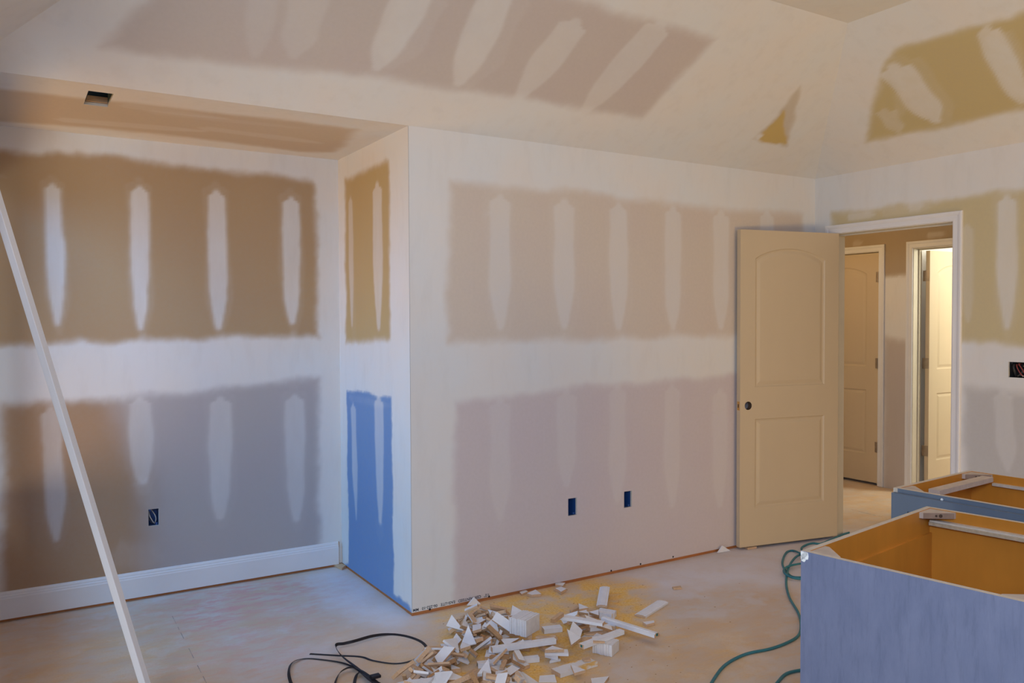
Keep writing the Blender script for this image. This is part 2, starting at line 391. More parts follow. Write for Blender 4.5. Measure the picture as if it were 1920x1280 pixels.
rs_p = painter(
    [([(1622, 268), (1636, 190), (1655, 130), (1680, 95), (1800, 55), (1930, 18), (2500, -180), (2500, 100), (1926, 205), (1760, 240)], (.57, .465, .25), .05, .95)],
    [(1678, 128, 1752, 224, 52, .8, .3), (1690, 115, 1770, 222, 60, .3, .3), (1660, 208, 1684, 246, 30, .55, .3), (1852, 55, 1915, 190, 50, .8, .3),
     (1870, 60, 1930, 180, 54, .35, .3), (1685, 175, 1690, 215, 20, .3, .3)], seed=6)
ceil_right_slope = panel('ceiling_right_slope', (XR, D1, H), (XR, YB, H), (XR-HIPD, YB, H+HIPE), (XR-HIPD, D1-HIPD, H+HIPE), rs_p, step=.016)
ceil_left_slope = panel('ceiling_left_slope', (XL, YB, H), (XL, D1, H), (XL+HIPD, D1-HIPD, H+HIPE), (XL+HIPD, YB, H+HIPE), plain, step=.2)
ceil_flat = panel('ceiling_flat', (XL+HIPD, YB, H+HIPE), (XL+HIPD, D1-HIPD, H+HIPE), (XR-HIPD, D1-HIPD, H+HIPE), (XR-HIPD, YB, H+HIPE), plain, step=.2)
cr_p = painter(
    [([(-80, 150), (0, 166), (200, 188), (420, 212), (560, 228), (668, 243), (630, 286), (560, 284), (300, 252), (150, 238), (-80, 222)], (.60, .50, .40), .07, .9)],
    [(230, 198, 420, 222, 8, .4, .3, .02), (110, 224, 380, 246, 9, .5, .3, .02), (380, 240, 600, 268, 8, .45, .3, .02), (280, 210, 560, 240, 7, .3, .3, .02), (150, 240, 350, 258, 8, .3, .3, .02)], seed=8)
vx0, vx1, vy0, vy1 = .297, .392, 3.832, 4.078
ceil_recess = panel('ceiling_recess', (XL, D1, H), (XL, D2, H), (XS, D2, H), (XS, D1, H), cr_p, [(vy0-D1, vx0-XL, vy1-D1, vx1-XL)])
# left wall (beyond the frame's left edge), hall and lit room
wall_left = panel('wall_left', (XL, 2.7, .018), (XL, D2, .018), (XL, D2, H), (XL, 2.7, H), plain, [(1.03, .62, 1.88, 2.10)], step=.2)  # the opening is made up to let the recess fill lamps in
hall_p = painter(
    [([(1560, 395), (1800, 360), (1800, 492), (1700, 514), (1560, 530)], (.42, .32, .22), .04, .9),
     ([(1655, 630), (1705, 640), (1705, 1000), (1655, 1000)], (.50, .42, .38), .06, .6)],
    [(1740, 442, 1770, 438, 12, .5, .3), (1600, 458, 1615, 455, 12, .4, .3)], seed=9)
HC2a, HC2b = 4.426, 5.19       # closed hall door opening
HC3a, HC3b = 3.29, 4.10       # open lit doorway
HY0, HY1 = 0.9, 5.6
hall_wall = panel('wall_hall', (XH, HY1, .018), (XH, HY0, .018), (XH, HY0, H), (XH, HY1, H), hall_p,
                  [(HY1-HC2b-.018, -1, HY1-HC2a+.018, 2.062), (HY1-HC3b-.018, -1, HY1-HC3a+.018, 2.065)], step=.02)
panel('wall_hall_near', (XHR, HY0, .018), (XHR, HY1, .018), (XHR, HY1, H), (XHR, HY0, H), plain, [(DY0-HY0-.018, -1, DY1-HY0+.018, DH)], step=.2)
panel('ceiling_hall', (XHR, HY0, H), (XHR, HY1, H), (XH, HY1, H), (XH, HY0, H), plain, step=.3)
panel('wall_hall_end', (XHR, HY1, 0), (XH, HY1, 0), (XH, HY1, H), (XHR, HY1, H), plain, step=.3)
panel('wall_hall_front', (XH, HY0, 0), (XHR, HY0, 0), (XHR, HY0, H), (XH, HY0, H), plain, step=.3)
XQ = XH+.115
panel('wall_lit_room_back', (9.6, 4.3, 0), (9.6, 1.2, 0), (9.6, 1.2, H), (9.6, 4.3, H), plain, step=.3)
panel('wall_lit_room_left', (XQ, 4.3, 0), (9.6, 4.3, 0), (9.6, 4.3, H), (XQ, 4.3, H), plain, step=.3)
panel('wall_lit_room_right', (9.6, 1.2, 0), (XQ, 1.2, 0), (XQ, 1.2, H), (9.6, 1.2, H), plain, step=.3)
panel('ceiling_lit_room', (XQ, 1.2, H), (XQ, 4.3, H), (9.6, 4.3, H), (9.6, 1.2, H), plain, step=.3)
panel('wall_lit_room_near', (XQ, 1.2, 0.02), (XQ, 5.2, 0.02), (XQ, 5.2, H), (XQ, 1.2, H), plain, [(HC3a-1.218, -1, HC3b-1.182, 2.063)], step=.2)

# ------------------------------------------------------------------ floor
def make_floor():
    x0, x1, y0, y1, st = -2.4, 9.8, -2.8, 5.8, .05
    xs = np.arange(x0, x1+st, st); ys = np.arange(y0, y1+st, st)
    X, Y = np.meshgrid(xs, ys, indexing='ij'); nx, ny = X.shape
    me = bpy.data.meshes.new('floor'); I = np.arange(nx*ny).reshape(nx, ny)
    q = np.stack([I[:-1, :-1], I[1:, :-1], I[1:, 1:], I[:-1, 1:]], -1).reshape(-1, 4)
    me.from_pydata(np.stack([X, Y, X*0], -1).reshape(-1, 3).tolist(), [], q.tolist())
    P = lambda pts: [tuple(fl(*p))[:2] for p in pts]
    def blob(pts, soft, seed=0, amp=.25):
        return 1-sstep(-soft, soft, polysd(X, Y, P(pts))+fbm(X+seed, Y, 2.5, 3)*amp)
    saw = np.maximum.reduce([
        blob([(800, 1150), (960, 1120), (1090, 1085), (1200, 1095), (1240, 1140), (1245, 1170), (1180, 1215), (1120, 1270), (900, 1330), (800, 1300), (830, 1200)], .10, 1),
        .35*blob([(650, 1190), (830, 1180), (860, 1300), (700, 1320)], .2, 3),
        .35*blob([(1230, 1180), (1420, 1180), (1480, 1290), (1200, 1320)], .25, 5),
        .3*blob([(0, 1200), (300, 1180), (420, 1290), (0, 1400)], .25, 6),
        .28*blob([(1590, 905), (1680, 915), (1740, 1000), (1590, 985)], .2, 7)])
    pink = np.maximum(.95*blob([(330, 1130), (440, 1095), (545, 1088), (570, 1105), (500, 1150), (430, 1190), (330, 1200)], .12, 9),
                      .5*blob([(250, 1130), (650, 1090), (600, 1250), (250, 1290)], .3, 10))
    white = np.maximum.reduce([.95*blob([(560, 1080), (650, 1062), (780, 1155), (730, 1185), (620, 1150)], .15, 12),
                               .85*blob([(1130, 1080), (1480, 1010), (1620, 985), (1600, 1010), (1490, 1100), (1250, 1110)], .15, 13),
                               .5*blob([(700, 1150), (850, 1160), (800, 1220), (600, 1230)], .15, 14)])
    for n, a in (('sawdust', saw), ('pink', pink), ('white', white), ('seam', X*0)):
        at = me.attributes.new(n, 'FLOAT', 'POINT'); at.data.foreach_set('value', a.ravel().astype(np.float32))
    me.update(); o = link('floor', me, M_FLOOR); o['kind'] = 'structure'
    # panel seams: shallow dark joints between the plywood sheets
    bm = bmesh.new()
    M_SEAM = simple('plywood_joint', (.36, .29, .26, 1), .9, .3, 30)
    for a, b, wd in (((318, 1145), (392, 1290), .0018), ((1588, 953), (1690, 978), .004)):
        A, B = fl(*a), fl(*b); d = (B-A).normalized(); n = Vector((-d.y, d.x, 0))*wd
        k = 24
        for i in range(k):
            p, q2 = A.lerp(B, i/k), A.lerp(B, (i+1)/k)
            w1 = .25+.75*random.random()
            if random.random() < .3: continue
            bm.faces.new([bm.verts.new(v+Vector((0, 0, .0008))) for v in (p-n*w1, q2-n*w1, q2+n*w1, p+n*w1)])
    frombm('joint', bm, M_SEAM, o)
    return o
floor = make_floor()

# ------------------------------------------------------------------ trim: sole plates, baseboard, corner bead
def struct(o): o['kind'] = 'structure'; return o
T = .0127
struct(boxobj('trim_1', (XS+.0035, XR+.05, D1+.006, D1+.08, 0, .038), M_PLATE))
struct(boxobj('trim_2', (XL, XS+.0, D2+.006, D2+.08, 0, .038), M_PLATE))
struct(boxobj('trim_3', (XS+.006, XS+.08, D1+.09, D2, 0, .038), M_PLATE))
struct(boxobj('trim_4', (XR+.006, XR+.09, YB, DY0-.03, 0, .038), M_PLATE))
struct(boxobj('trim_5', (XH+.006, XH+.09, HC3b+.02, HC2a-.02, 0, .038), M_PLATE))
# baseboard of the recess with a stepped top
bm = bmesh.new()
prof = [(0, 0), (.014, 0), (.014, .100), (.012, .106), (.012, .112), (.0085, .118), (.0085, .124), (.005, .133), (0, .135)]
extrude_profile(bm, prof, (XL+.0, D2, .016), (1.668, D2, .016), (0, -1, 0), (0, 0, 1))
bb = struct(frombm('baseboard_recess', bm, M_TRIM))
boxobj('cut_end', (1.668, 1.6705, D2-.014, D2-.0, .016, .15), M_PINE2, bb)
# thin grey line along the outer corner
struct(boxobj('trim_6', (XS-.0003, XS+.0010, D1-.0005, D1+.0004, .03, H-.002), simple('corner_bead_line', (.30, .31, .33, 1), .8)))
# screws along the bottom of the front wall
for i, (px, py) in enumerate([(806, 1142), (917, 1118), (1146, 1069.5), (1201, 1057), (1262, 1043.5)]):
    q = hit(px, py, (0, D1, 0), (0, 1, 0)); bm = bmesh.new()
    bmesh.ops.create_cone(bm, cap_ends=True, segments=10, radius1=.006, radius2=.004, depth=.003)
    bmesh.ops.rotate(bm, verts=bm.verts, matrix=Matrix.Rotation(math.pi/2, 3, 'X')); bmesh.ops.translate(bm, verts=bm.verts, vec=Vector((q[0], D1-.0012, q[2])))
    frombm('screw', bm, M_SCREW, wall_front)
# printed lettering, upside down along the factory edge
def lettering(txt, xr, xl, z0, hgt):
    cu = bpy.data.curves.new('lettering', 'FONT'); cu.body = txt; cu.size = 1; cu.offset = .018
    t = bpy.data.objects.new('lettering', cu); COL.objects.link(t); bpy.context.view_layer.update()
    me = bpy.data.meshes.new_from_object(t.evaluated_get(bpy.context.evaluated_depsgraph_get()))
    bpy.data.objects.remove(t)
    xs = [v.co.x for v in me.vertices]; ys = [v.co.y for v in me.vertices]
    for v in me.vertices:
        u = (v.co.x-min(xs))/(max(xs)-min(xs)); k = (v.co.y-min(ys))/(max(ys)-min(ys))
        v.co = Vector((xr-(xr-xl)*u, D1-.0006, z0+hgt*(1-k)))
    me.update(); me.materials.clear(); return link('printed_lettering', me, M_INK, wall_front)
lettering('1/2"   CERTAINTEED   EASI-LITE   06-252-10   MM', 2.135, 1.697, .0215, .0155)

# ------------------------------------------------------------------ door casings and jambs
def casing_profile(wd): return [(0, 0), (0, .009), (.006, .012), (wd*.55, .011), (wd*.62, .014), (wd*.8, .017), (wd-.004, .017), (wd, .013), (wd, 0)]
def casing_x(name, X, sgn, ya, yb, ztop, wd, mat, z0=0.0, sides='ab', miter=True):
    """casing round an opening in a wall at X=const. profile out of wall along sgn*X. opening from ya..yb (ya<yb) and 0..ztop"""
    prof = casing_profile(wd); bm = bmesh.new()
    def loop(pts2):
        return [bm.verts.new(Vector((X+sgn*h, y, z))) for (h, y, z) in pts2]
    secs = []
    if 'a' in sides: secs.append([(h, ya-s, z0) for s, h in prof])
    secs.append([(h, ya-s, ztop+s) for s, h in prof]); secs.append([(h, yb+s, ztop+s) for s, h in prof])
    if 'b' in sides: secs.append([(h, yb+s, z0) for s, h in prof])
    L = [loop(s) for s in secs]; n = len(prof)
    for i in range(len(L)-1):
        for k in range(n): bm.faces.new((L[i][k], L[i][(k+1) % n], L[i+1][(k+1) % n], L[i+1][k]))
    bm.faces.new(L[0]); bm.faces.new(L[-1][::-1])
    return struct(frombm(name, bm, mat))
def opening(n, X0, X1, sgn, a, b, zt, stop=None):
    bm = bmesh.new(); t = .0175; zt2 = zt
    box(bm, X0, X1, a-t, a, .002, zt+t); box(bm, X0, X1, b, b+t, .002, zt+t); box(bm, X0, X1, a, b, zt, zt+t)
    if stop:
        s0, s1 = stop
        box(bm, s0, s1, a, a+.011, .002, zt); box(bm, s0, s1, b-.011, b, .002, zt); box(bm, s0, s1, a+.011, b-.011, zt-.011, zt)
    struct(frombm('trim_%d' % n, bm, M_JAMB))
    casing_x('trim_%d' % (n+1), X0, -1, a-.005, b+.005, zt+.005, .057, M_TRIM, .004)
opening(7, XR, XHR, -1, DY0, DY1, DH, (XR+.04, XR+.052))
opening(9, XH, XQ, -1, HC2a, HC2b, 2.062, (XH+.045, XH+.057))
opening(11, XH, XQ, -1, HC3a, HC3b, 2.065, (XQ-.05, XQ-.038))

# ------------------------------------------------------------------ two-panel arch-top doors
def outline(x0, x1, z0, z1, rise, o, n=18):
    x0 += o; x1 -= o; z0 += o; z1 -= o*.9; pts = [(x0, z0), (x1, z0), (x1, z1)]
    if rise:
        for k in range(1, n):
            t = k/n; pts.append((x1+(x0-x1)*t, z1+rise*(1-(2*t-1)**2)**.85))
    else:
        for k in range(1, n): pts.append((x1+(x0-x1)*k/n, z1))
    pts.append((x0, z1)); return pts
def leaf_mesh(name, wd, ht, panels, bore=None, parent=None, th=.035):
    bm = bmesh.new()
    def face_side(y, sg):
        outer = [bm.verts.new((x, y, z)) for x, z in ((0, 0), (wd, 0), (wd, ht), (0, ht))]
        edges = [bm.edges.new((outer[i], outer[(i+1) % 4])) for i in range(4)]
        for (x0, x1, z0, z1, rise) in panels:
            rings = [[bm.verts.new((x, y+sg*d, z)) for x, z in outline(x0, x1, z0, z1, rise, o)]
                     for o, d in ((0, 0), (.006, .0055), (.016, .0075), (.034, .0025), (.040, .0015))]
            n = len(rings[0])
            edges += [bm.edges.new((rings[0][i], rings[0][(i+1) % n])) for i in range(n)]
            for a, b in zip(rings, rings[1:]):
                for i in range(n): bm.faces.new((a[i], a[(i+1) % n], b[(i+1) % n], b[i]))
            bm.faces.new(rings[-1])
        ring = None
        if bore:
            ring = [bm.verts.new((bore[0]+.027*math.cos(t), y, bore[1]+.027*math.sin(t))) for t in [k*2*math.pi/28 for k in range(28)]]
            edges += [bm.edges.new((ring[i], ring[(i+1) % 28])) for i in range(28)]
        bmesh.ops.triangle_fill(bm, edges=edges, use_beauty=True)
        return outer, ring
    o1, r1 = face_side(0, 1); o2, r2 = face_side(th, -1)
    for i in range(4): bm.faces.new((o1[i], o1[(i+1) % 4], o2[(i+1) % 4], o2[i]))
    if bore:
        for i in range(28): bm.faces.new((r1[i], r1[(i+1) % 28], r2[(i+1) % 28], r2[i])).material_index = 1
    return frombm(name, bm, [M_DOOR, M_BORE], parent)
def std_panels(w): 
    return [(.115, w-.115, .245, .82, 0), (.115, w-.115, 1.025, 1.850, .068)]
# open door leaning back against the front wall
fx, fy = 3.955, 3.660
d1 = struct(empty('door_1', (fx, fy, .018), math.atan2(-.184, .983)))
leaf_mesh('door_leaf', .788, 2.03, std_panels(.788), (.062, .908), d1)
bm = bmesh.new(); box(bm, -.0006, .004, .006, .029, .880, .936); frombm('latch_mortise', bm, M_RAW, d1)
bm = bmesh.new(); box(bm, -.0010, .003, .012, .023, .897, .919); frombm('latch_hole', bm, M_BORE, d1)
for zz in (.28, 1.02, 1.78):
    bm = bmesh.new(); bmesh.ops.create_cone(bm, cap_ends=True, segments=12, radius1=.006, radius2=.006, depth=.09)
    bmesh.ops.translate(bm, verts=bm.verts, vec=Vector((.794, .040, zz))); box(bm, .7875, .789, .004, .038, zz-.045, zz+.045)
    frombm('hinge', bm, M_HINGE, d1)
# closed hall door
d2 = struct(empty('door_2', (XH+.004, HC2b-.003, .026), -math.pi/2))
leaf_mesh('door_leaf', .757, 2.03, std_panels(.757), None, d2)
for py in (519, 681, 839):
    zz = hit(1648, py, (XH, 0, 0), (1, 0, 0))[2]-.026; bm = bmesh.new()
    bmesh.ops.create_cone(bm, cap_ends=True, segments=12, radius1=.0065, radius2=.0065, depth=.09)
    bmesh.ops.translate(bm, verts=bm.verts, vec=Vector((.7575, -.009, zz))); box(bm, .735, .7575, -.0045, -.0005, zz-.045, zz+.045)
    frombm('hinge', bm, M_HINGE, d2)
# door standing open into the lit room
d3 = struct(empty('door_3', (XQ+.008, 4.033, .02), 0))
leaf_mesh('door_leaf', .76, 2.03, std_panels(.76), (.70, .908), d3)
for py in (517, 681, 845):
    zc = hit(1734, py, (XQ, 0, 0), (1, 0, 0))[2]-.02; bm = bmesh.new()
    box(bm, -.0022, -.0002, .002, .060, zc-.045, zc+.045, bev=.0005)
    for k in range(3):
        r = bmesh.ops.create_cone(bm, cap_ends=True, segments=8, radius1=.003, radius2=.003, depth=.001)
        bmesh.ops.rotate(bm, verts=r['verts'], matrix=Matrix.Rotation(math.pi/2, 3, 'Y')); bmesh.ops.translate(bm, verts=r['verts'], vec=Vector((-.0025, .012+.01*(k % 2), zc-.03+.03*k)))
    frombm('hinge', bm, M_HINGE, d3)

# ------------------------------------------------------------------ electrical boxes and the ceiling register opening
def elec_box(label, loc, rz, wd, ht, mat, cables, depth=.07):
    r = empty('electrical_box', loc, rz); tag(r, label, 'electrical box', 'electrical boxes in the drywall')
    bm = bmesh.new(); g = .002; t = .003; h = ht/2; q = wd/2
    box(bm, -q-g-t, -q-g, T, T+depth, -h-g-t, h+g+t); box(bm, q+g, q+g+t, T, T+depth, -h-g-t, h+g+t)
    box(bm, -q-g, q+g, T, T+depth, -h-g-t, -h-g); box(bm, -q-g, q+g, T, T+depth, h+g, h+g+t); box(bm, -q-g, q+g, T+depth-t, T+depth, -h-g, h+g)
    frombm('box_body', bm, mat, r)
    for pts, rad, m in cables: tube('cable', pts, rad, m, r)
    boxobj('screw_tab', (-q+.004, -q+.014, T+.002, T+.012, h-.012, h-.001), mat, r); boxobj('screw_tab', (q-.014, q-.004, T+.002, T+.012, -h+.001, -h+.012), mat, r); return r
elec_box('blue electrical box without wires in the front wall, left one of the two close together', ((2.65+2.71)/2, D1, .429), 0, .058, .096, M_BLUE, [])
elec_box('blue electrical box without wires in the front wall, nearer to the open door', ((3.052+3.11)/2, D1, .424), 0, .056, .094, M_BLUE, [])
elec_box('electrical box with looped cables in the recessed wall, above the white baseboard', (.6425, D2, .43), 0, .05, .088, M_BLUE,
         [([(-.02, .05, .042), (-.018, .02, .01), (-.005, .014, -.02), (.008, .03, -.04)], .0028, M_CABW),
          ([(-.012, .055, .042), (.006, .02, .015), (.013, .012, -.01), (.010, .03, -.038)], .0028, M_CABW),
          ([(-.022, .05, .03), (-.022, .016, -.005), (-.008, .012, -.03), (.0, .03, -.04)], .0024, M_CABB)])
elec_box('dark box stuffed with red and black wires in the wall right of the doorway', (XR, 2.369, 1.193), -math.pi/2, .108, .084, M_DARK,
         [([(-.02, .05, .02), (-.012, .0, .028), (.0, -.006, .0), (.02, .0, -.03), (.03, .04, -.036)], .003, M_CABR),
          ([(-.01, .05, .03), (.0, .0, .034), (.018, -.008, .01), (.034, .0, -.02), (.04, .04, -.03)], .003, M_CABR),
          ([(-.03, .05, -.03), (-.01, .01, -.034), (.01, .0, -.02), (.03, .02, .02)], .004, M_CABB),
          ([(-.045, .05, .036), (-.03, .006, .02), (-.024, .004, -.01), (-.03, .03, -.036)], .006, M_CABB),
          ([(.01, .05, .02), (.026, .0, .022), (.05, .004, .014)], .003, M_COPPER),
          ([(.0, .03, -.03), (.01, .004, -.026), (.024, .0, -.034)], .003, M_CABW)])
r = empty('ceiling_register_box', ((vx0+vx1)/2, (vy0+vy1)/2, H))
tag(r, 'open rectangular duct opening cut into the recess ceiling, dark metal inside', 'vent')
q, h = (vx1-vx0)/2, (vy1-vy0)/2; bm = bmesh.new()
for b in ((-q-.004, -q-.001, -h-.003, h+.003, T, .2), (q+.001, q+.004, -h-.003, h+.003, T, .2), (-q-.004, q+.004, -h-.004, -h-.001, T, .2), (-q-.004, q+.004, h+.001, h+.004, T, .2), (-q-.004, q+.004, -h-.004, h+.004, .2, .203)): box(bm, *b)
frombm('duct', bm, M_DUCT, r)
boxobj('blocking_strip', (-q, q, h-.008, h, T+.002, .040), M_PINE, r)
boxobj('rough_edge', (-q, -q+.007, -h, h-.01, T+.001, .016), M_DARK, r)

# ------------------------------------------------------------------ long leaning trim strip
def bar(bm, A, B, side, w_, t_, mi=0, bev=.0):
    A, B = Vector(A), Vector(B); d = (B-A).normalized(); s = (Vector(side)-d*Vector(side).dot(d)).normalized(); n = d.cross(s)
    vs = []
    for P in (A, B):
        for (a, b) in ((-1, -1), (1, -1), (1, 1), (-1, 1)): vs.append(bm.verts.new(P+s*a*w_/2+n*b*t_/2))
    for f in ((0, 1, 2, 3), (7, 6, 5, 4), (0, 4, 5, 1), (1, 5, 6, 2), (2, 6, 7, 3), (3, 7, 4, 0)): bm.faces.new([vs[i] for i in f]).material_index = mi
bm = bmesh.new(); bar(bm, (.431, 3.032, .012), (XL+.018, 3.235, 2.26), (.8, -.6, 0), .024, .030)
bmesh.ops.recalc_face_normals(bm, faces=bm.faces); bmesh.ops.bevel(bm, geom=bm.edges[:], offset=.0015, segments=1, affect='EDGES')
tag(frombm('trim_strip', bm, M_TRIM), 'long white primed trim strip leaning diagonally in front of the recessed wall', 'trim board')

# ------------------------------------------------------------------ cabinets
def cpanel(name, b, outer_axis, parent, outer, inner=None, edge=None):
    """box with veneer outside, lining inside, pale edge on top"""
    inner = inner or M_INT; edge = edge or M_PLY; bm = bmesh.new(); box(bm, *b)
    bm.faces.ensure_lookup_table(); bmesh.ops.recalc_face_normals(bm, faces=bm.faces); bm.normal_update()
    ov = Vector(outer_axis)
    for f in bm.faces:
        d = f.normal.dot(ov); f.material_index = 0 if d > .5 else (1 if d < -.5 else 2)
    return frombm(name, bm, [outer, inner, edge], parent)
def brace(parent, cx, cy, sx, sy, ztop, leg=.078, th=.018, holes=False):
    bm = bmesh.new(); pts = [(cx, cy), (cx+sx*leg, cy), (cx+sx*leg, cy+sy*.012), (cx+sx*.012, cy+sy*leg), (cx, cy+sy*leg)]
    a = [bm.verts.new((x, y, ztop-th)) for x, y in pts]; b = [bm.verts.new((x, y, ztop)) for x, y in pts]; n = len(pts)
    bm.faces.new(a[::-1]); bm.faces.new(b)
    for i in range(n): bm.faces.new((a[i], a[(i+1) % n], b[(i+1) % n], b[i]))
    bm.faces.ensure_lookup_table(); bm.faces[4].material_index = 1
    b_ = frombm('corner_brace', bm, [M_BRACE, M_BRCUT], parent)
    if holes:
        for k, rr in ((.42, .0035), (.56, .0055)):
            p = Vector((cx+sx*leg, cy+sy*.012, 0)).lerp(Vector((cx+sx*.012, cy+sy*leg, 0)), k); nrm = Vector((sx, sy, 0)).normalized()
            bm = bmesh.new(); bmesh.ops.create_cone(bm, cap_ends=True, segments=14, radius1=rr, radius2=rr, depth=.002)
            M = nrm.to_track_quat('Z', 'Y').to_matrix().to_4x4(); M.translation = Vector((p.x, p.y, ztop-th/2))+nrm*.0003
            bm.transform(M); frombm('screw_hole', bm, M_BORE, b_)
    return b_
M_BRACE = simple('pale_wood_brace', (.58, .48, .40, 1), .75, .08, 30)
M_BRCUT = simple('brown_cut_wood', (.36, .235, .16, 1), .8, .12, 40)
M_PLY2 = simple('plywood_lamination', (.50, .40, .27, 1), .8, .15, 60)
CT = .876
# near cabinet
W1, DP1, th = .765, .56, .016
c1 = empty('base_cabinet', (1.753, 1.412, 0), math.radians(8.9))
tag(c1, 'large open-topped grey veneered base cabinet without doors, nearest in the right corner', 'cabinet', 'unfinished base cabinets')
cpanel('side_panel', (0, th, -DP1, 0, 0, CT), (-1, 0, 0), c1, M_VEN)
cpanel('side_panel', (W1-th, W1, -DP1, 0, 0, CT), (1, 0, 0), c1, M_VEN)
cpanel('back_panel', (th, W1-th, -th, 0, .05, CT), (0, 1, 0), c1, M_VEN)
cpanel('front_frame', (th, W1-th, -DP1, -DP1+th, .05, CT), (0, -1, 0), c1, M_VEN)
boxobj('bottom_panel', (th, W1-th, -DP1+th, -th, .10, .116), M_INT, c1)
boxobj('inner_lining', (th, W1-th, -th-.007, -th, .116, CT-.078), M_INT, c1)
boxobj('stretcher', (W1-th-.020, W1-th, -DP1+th, -th-.007, CT-.046, CT-.034), M_PLY, c1)
boxobj('stretcher_lamination', (W1-th-.026, W1-th-.020, -DP1+th, -th-.007, CT-.050, CT-.040), M_PLY2, c1)
for cx, cy, sx, sy, hl in ((th, -th, 1, -1, 0), (W1-th, -th, -1, -1, 1), (th, -DP1+th, 1, 1, 0), (W1-th, -DP1+th, -1, 1, 0)): brace(c1, cx, cy, sx, sy, CT-.002, holes=hl)
bm = bmesh.new(); random.seed(5)
for (px, py, rr) in ((1506, 1038, .011), (1511, 1040, .010), (1507, 1048, .007), (1505, 1043, .008)):
    q = hit(px, py, (1.753, 1.412, 0), (math.cos(math.radians(8.9)), math.sin(math.radians(8.9)), 0))
    loc = Matrix.Rotation(-math.radians(8.9), 3, 'Z') @ (Vector(q)-Vector((1.753, 1.412, 0)))
    n = 9; vs = [(loc.y+rr*(.7+.6*random.random())*math.cos(k*6.283/n), loc.z+rr*(.7+.6*random.random())*math.sin(k*6.283/n)) for k in range(n)]
    vs = [(min(y, -.0005), min(z, CT-.001)) for y, z in vs]
    a = [bm.verts.new((-.0016, y, z)) for y, z in vs]; b = [bm.verts.new((0, y, z)) for y, z in vs]
    bm.faces.new(a)
    for i in range(n): bm.faces.new((a[i], a[(i+1) % n], b[(i+1) % n], b[i]))
frombm('chipped_corner', bm, M_CHIP, c1)['label'] = 'white chipped patch on the cabinet corner'
# far cabinet
W2, DP2 = .555, .76
c2 = empty('base_cabinet', (2.685, 1.764, 0), math.radians(4.2))
tag(c2, 'grey base cabinet with framed drawer front and open top, behind the nearer cabinet', 'cabinet', 'unfinished base cabinets')
cpanel('side_panel', (0.0, W2, -th, 0, 0, CT), (0, 1, 0), c2, M_VEN2)
cpanel('side_panel', (0.0, W2, -DP2, -DP2+th, 0, CT), (0, -1, 0), c2, M_VEN2)
cpanel('back_panel', (W2-.008, W2, -DP2+th, -th, .05, CT), (1, 0, 0), c2, M_VEN2)
cpanel('face_frame', (0, .019, -DP2+th, -th, .10, CT), (-1, 0, 0), c2, M_VEN2)
boxobj('bottom_panel', (.019, W2-.008, -DP2+th, -th, .10, .116), M_INT, c2)
boxobj('stretcher', (.10, W2-.05, -.115, -.075, CT-.022, CT-.004), M_BRACE, c2)
boxobj('stretcher', (W2-.026, W2-.008, -DP2+th, -.10, CT-.042, CT-.032), M_PLY, c2)
for cx, cy, sx, sy, hl in ((.019, -th, 1, -1, 0), (W2-.008, -th, -1, -1, 1), (.019, -DP2+th, 1, 1, 0)): brace(c2, cx, cy, sx, sy, CT-.002, holes=hl)
def shaker(name, y0, y1, z0, z1, parent):
    bm = bmesh.new(); f = .058
    box(bm, -.020, -.001, y0, y0+f, z0, z1); box(bm, -.020, -.001, y1-f, y1, z0, z1)
    box(bm, -.020, -.001, y0+f, y1-f, z0, z0+f); box(bm, -.020, -.001, y0+f, y1-f, z1-f, z1)
    box(bm, -.008, -.002, y0+f, y1-f, z0+f, z1-f); return frombm(name, bm, M_VEN2, parent)
shaker('drawer_front', -DP2+.004, -.004, .66, CT-.014, c2)
shaker('cabinet_door', -DP2+.004, -DP2/2-.002, .12, .652, c2); shaker('cabinet_door', -DP2/2+.002, -.004, .12, .652, c2)
bm = bmesh.new(); bmesh.ops.create_icosphere(bm, subdivisions=1, radius=.005); 
q = c2.matrix_basis.inverted() @ Vector(hit(1767, 930, (0, 0, CT), (0, 0, 1)))
bmesh.ops.translate(bm, verts=bm.verts, vec=Vector((-.008, q.y, CT-.011))); frombm('bumper', bm, M_CHIP, c2)

# ------------------------------------------------------------------ teal hose and black strapping
def floorpath(pts, z=.006):
    return [fl(p[0], p[1], p[2] if len(p) > 2 else z) for p in pts]
hp = [(1318, 1312), (1334, 1280), (1359, 1247), (1398, 1226), (1444, 1216), (1477, 1204), (1497, 1191), (1502, 1172), (1497, 1149), (1480, 1119), (1474, 1090), (1479, 1063, .012), (1490, 1046, .018),
      (1502, 1039, .018), (1520, 1037, .012), (1545, 1046), (1550, 1066), (1530, 1080), (1502, 1082), (1484, 1080), (1472, 1068), (1467, 1054), (1474, 1036), (1487, 1032), (1502, 1038, .026), (1522, 1050, .022), (1530, 1062, .014),
      (1520, 1084, .014), (1502, 1085, .012), (1484, 1082, .016), (1471, 1074, .02), (1471, 1066, .02), (1482, 1060, .024), (1502, 1056, .02), (1530, 1052, .02), (1550, 1060, .014), (1560, 1040), (1535, 1030), (1508, 1034),
      (1503, 1027), (1512, 1021), (1524, 1018), (1538, 1019), (1552, 1014), (1566, 1008), (1580, 1001.5), (1592, 998)]
tag(tube('air_hose', floorpath(hp, .0065), .0065, M_HOSE, smooth_n=6), 'teal rubber hose looped on the floor between the door and the near cabinet', 'hose')
hp2 = [(1448, 1292), (1457, 1280), (1474, 1263), (1501, 1256), (1530, 1254)]
tag(tube('air_hose', floorpath(hp2, .0065), .0065, M_HOSE, smooth_n=6), 'short end of teal hose curving under the near cabinet at the bottom edge', 'hose')
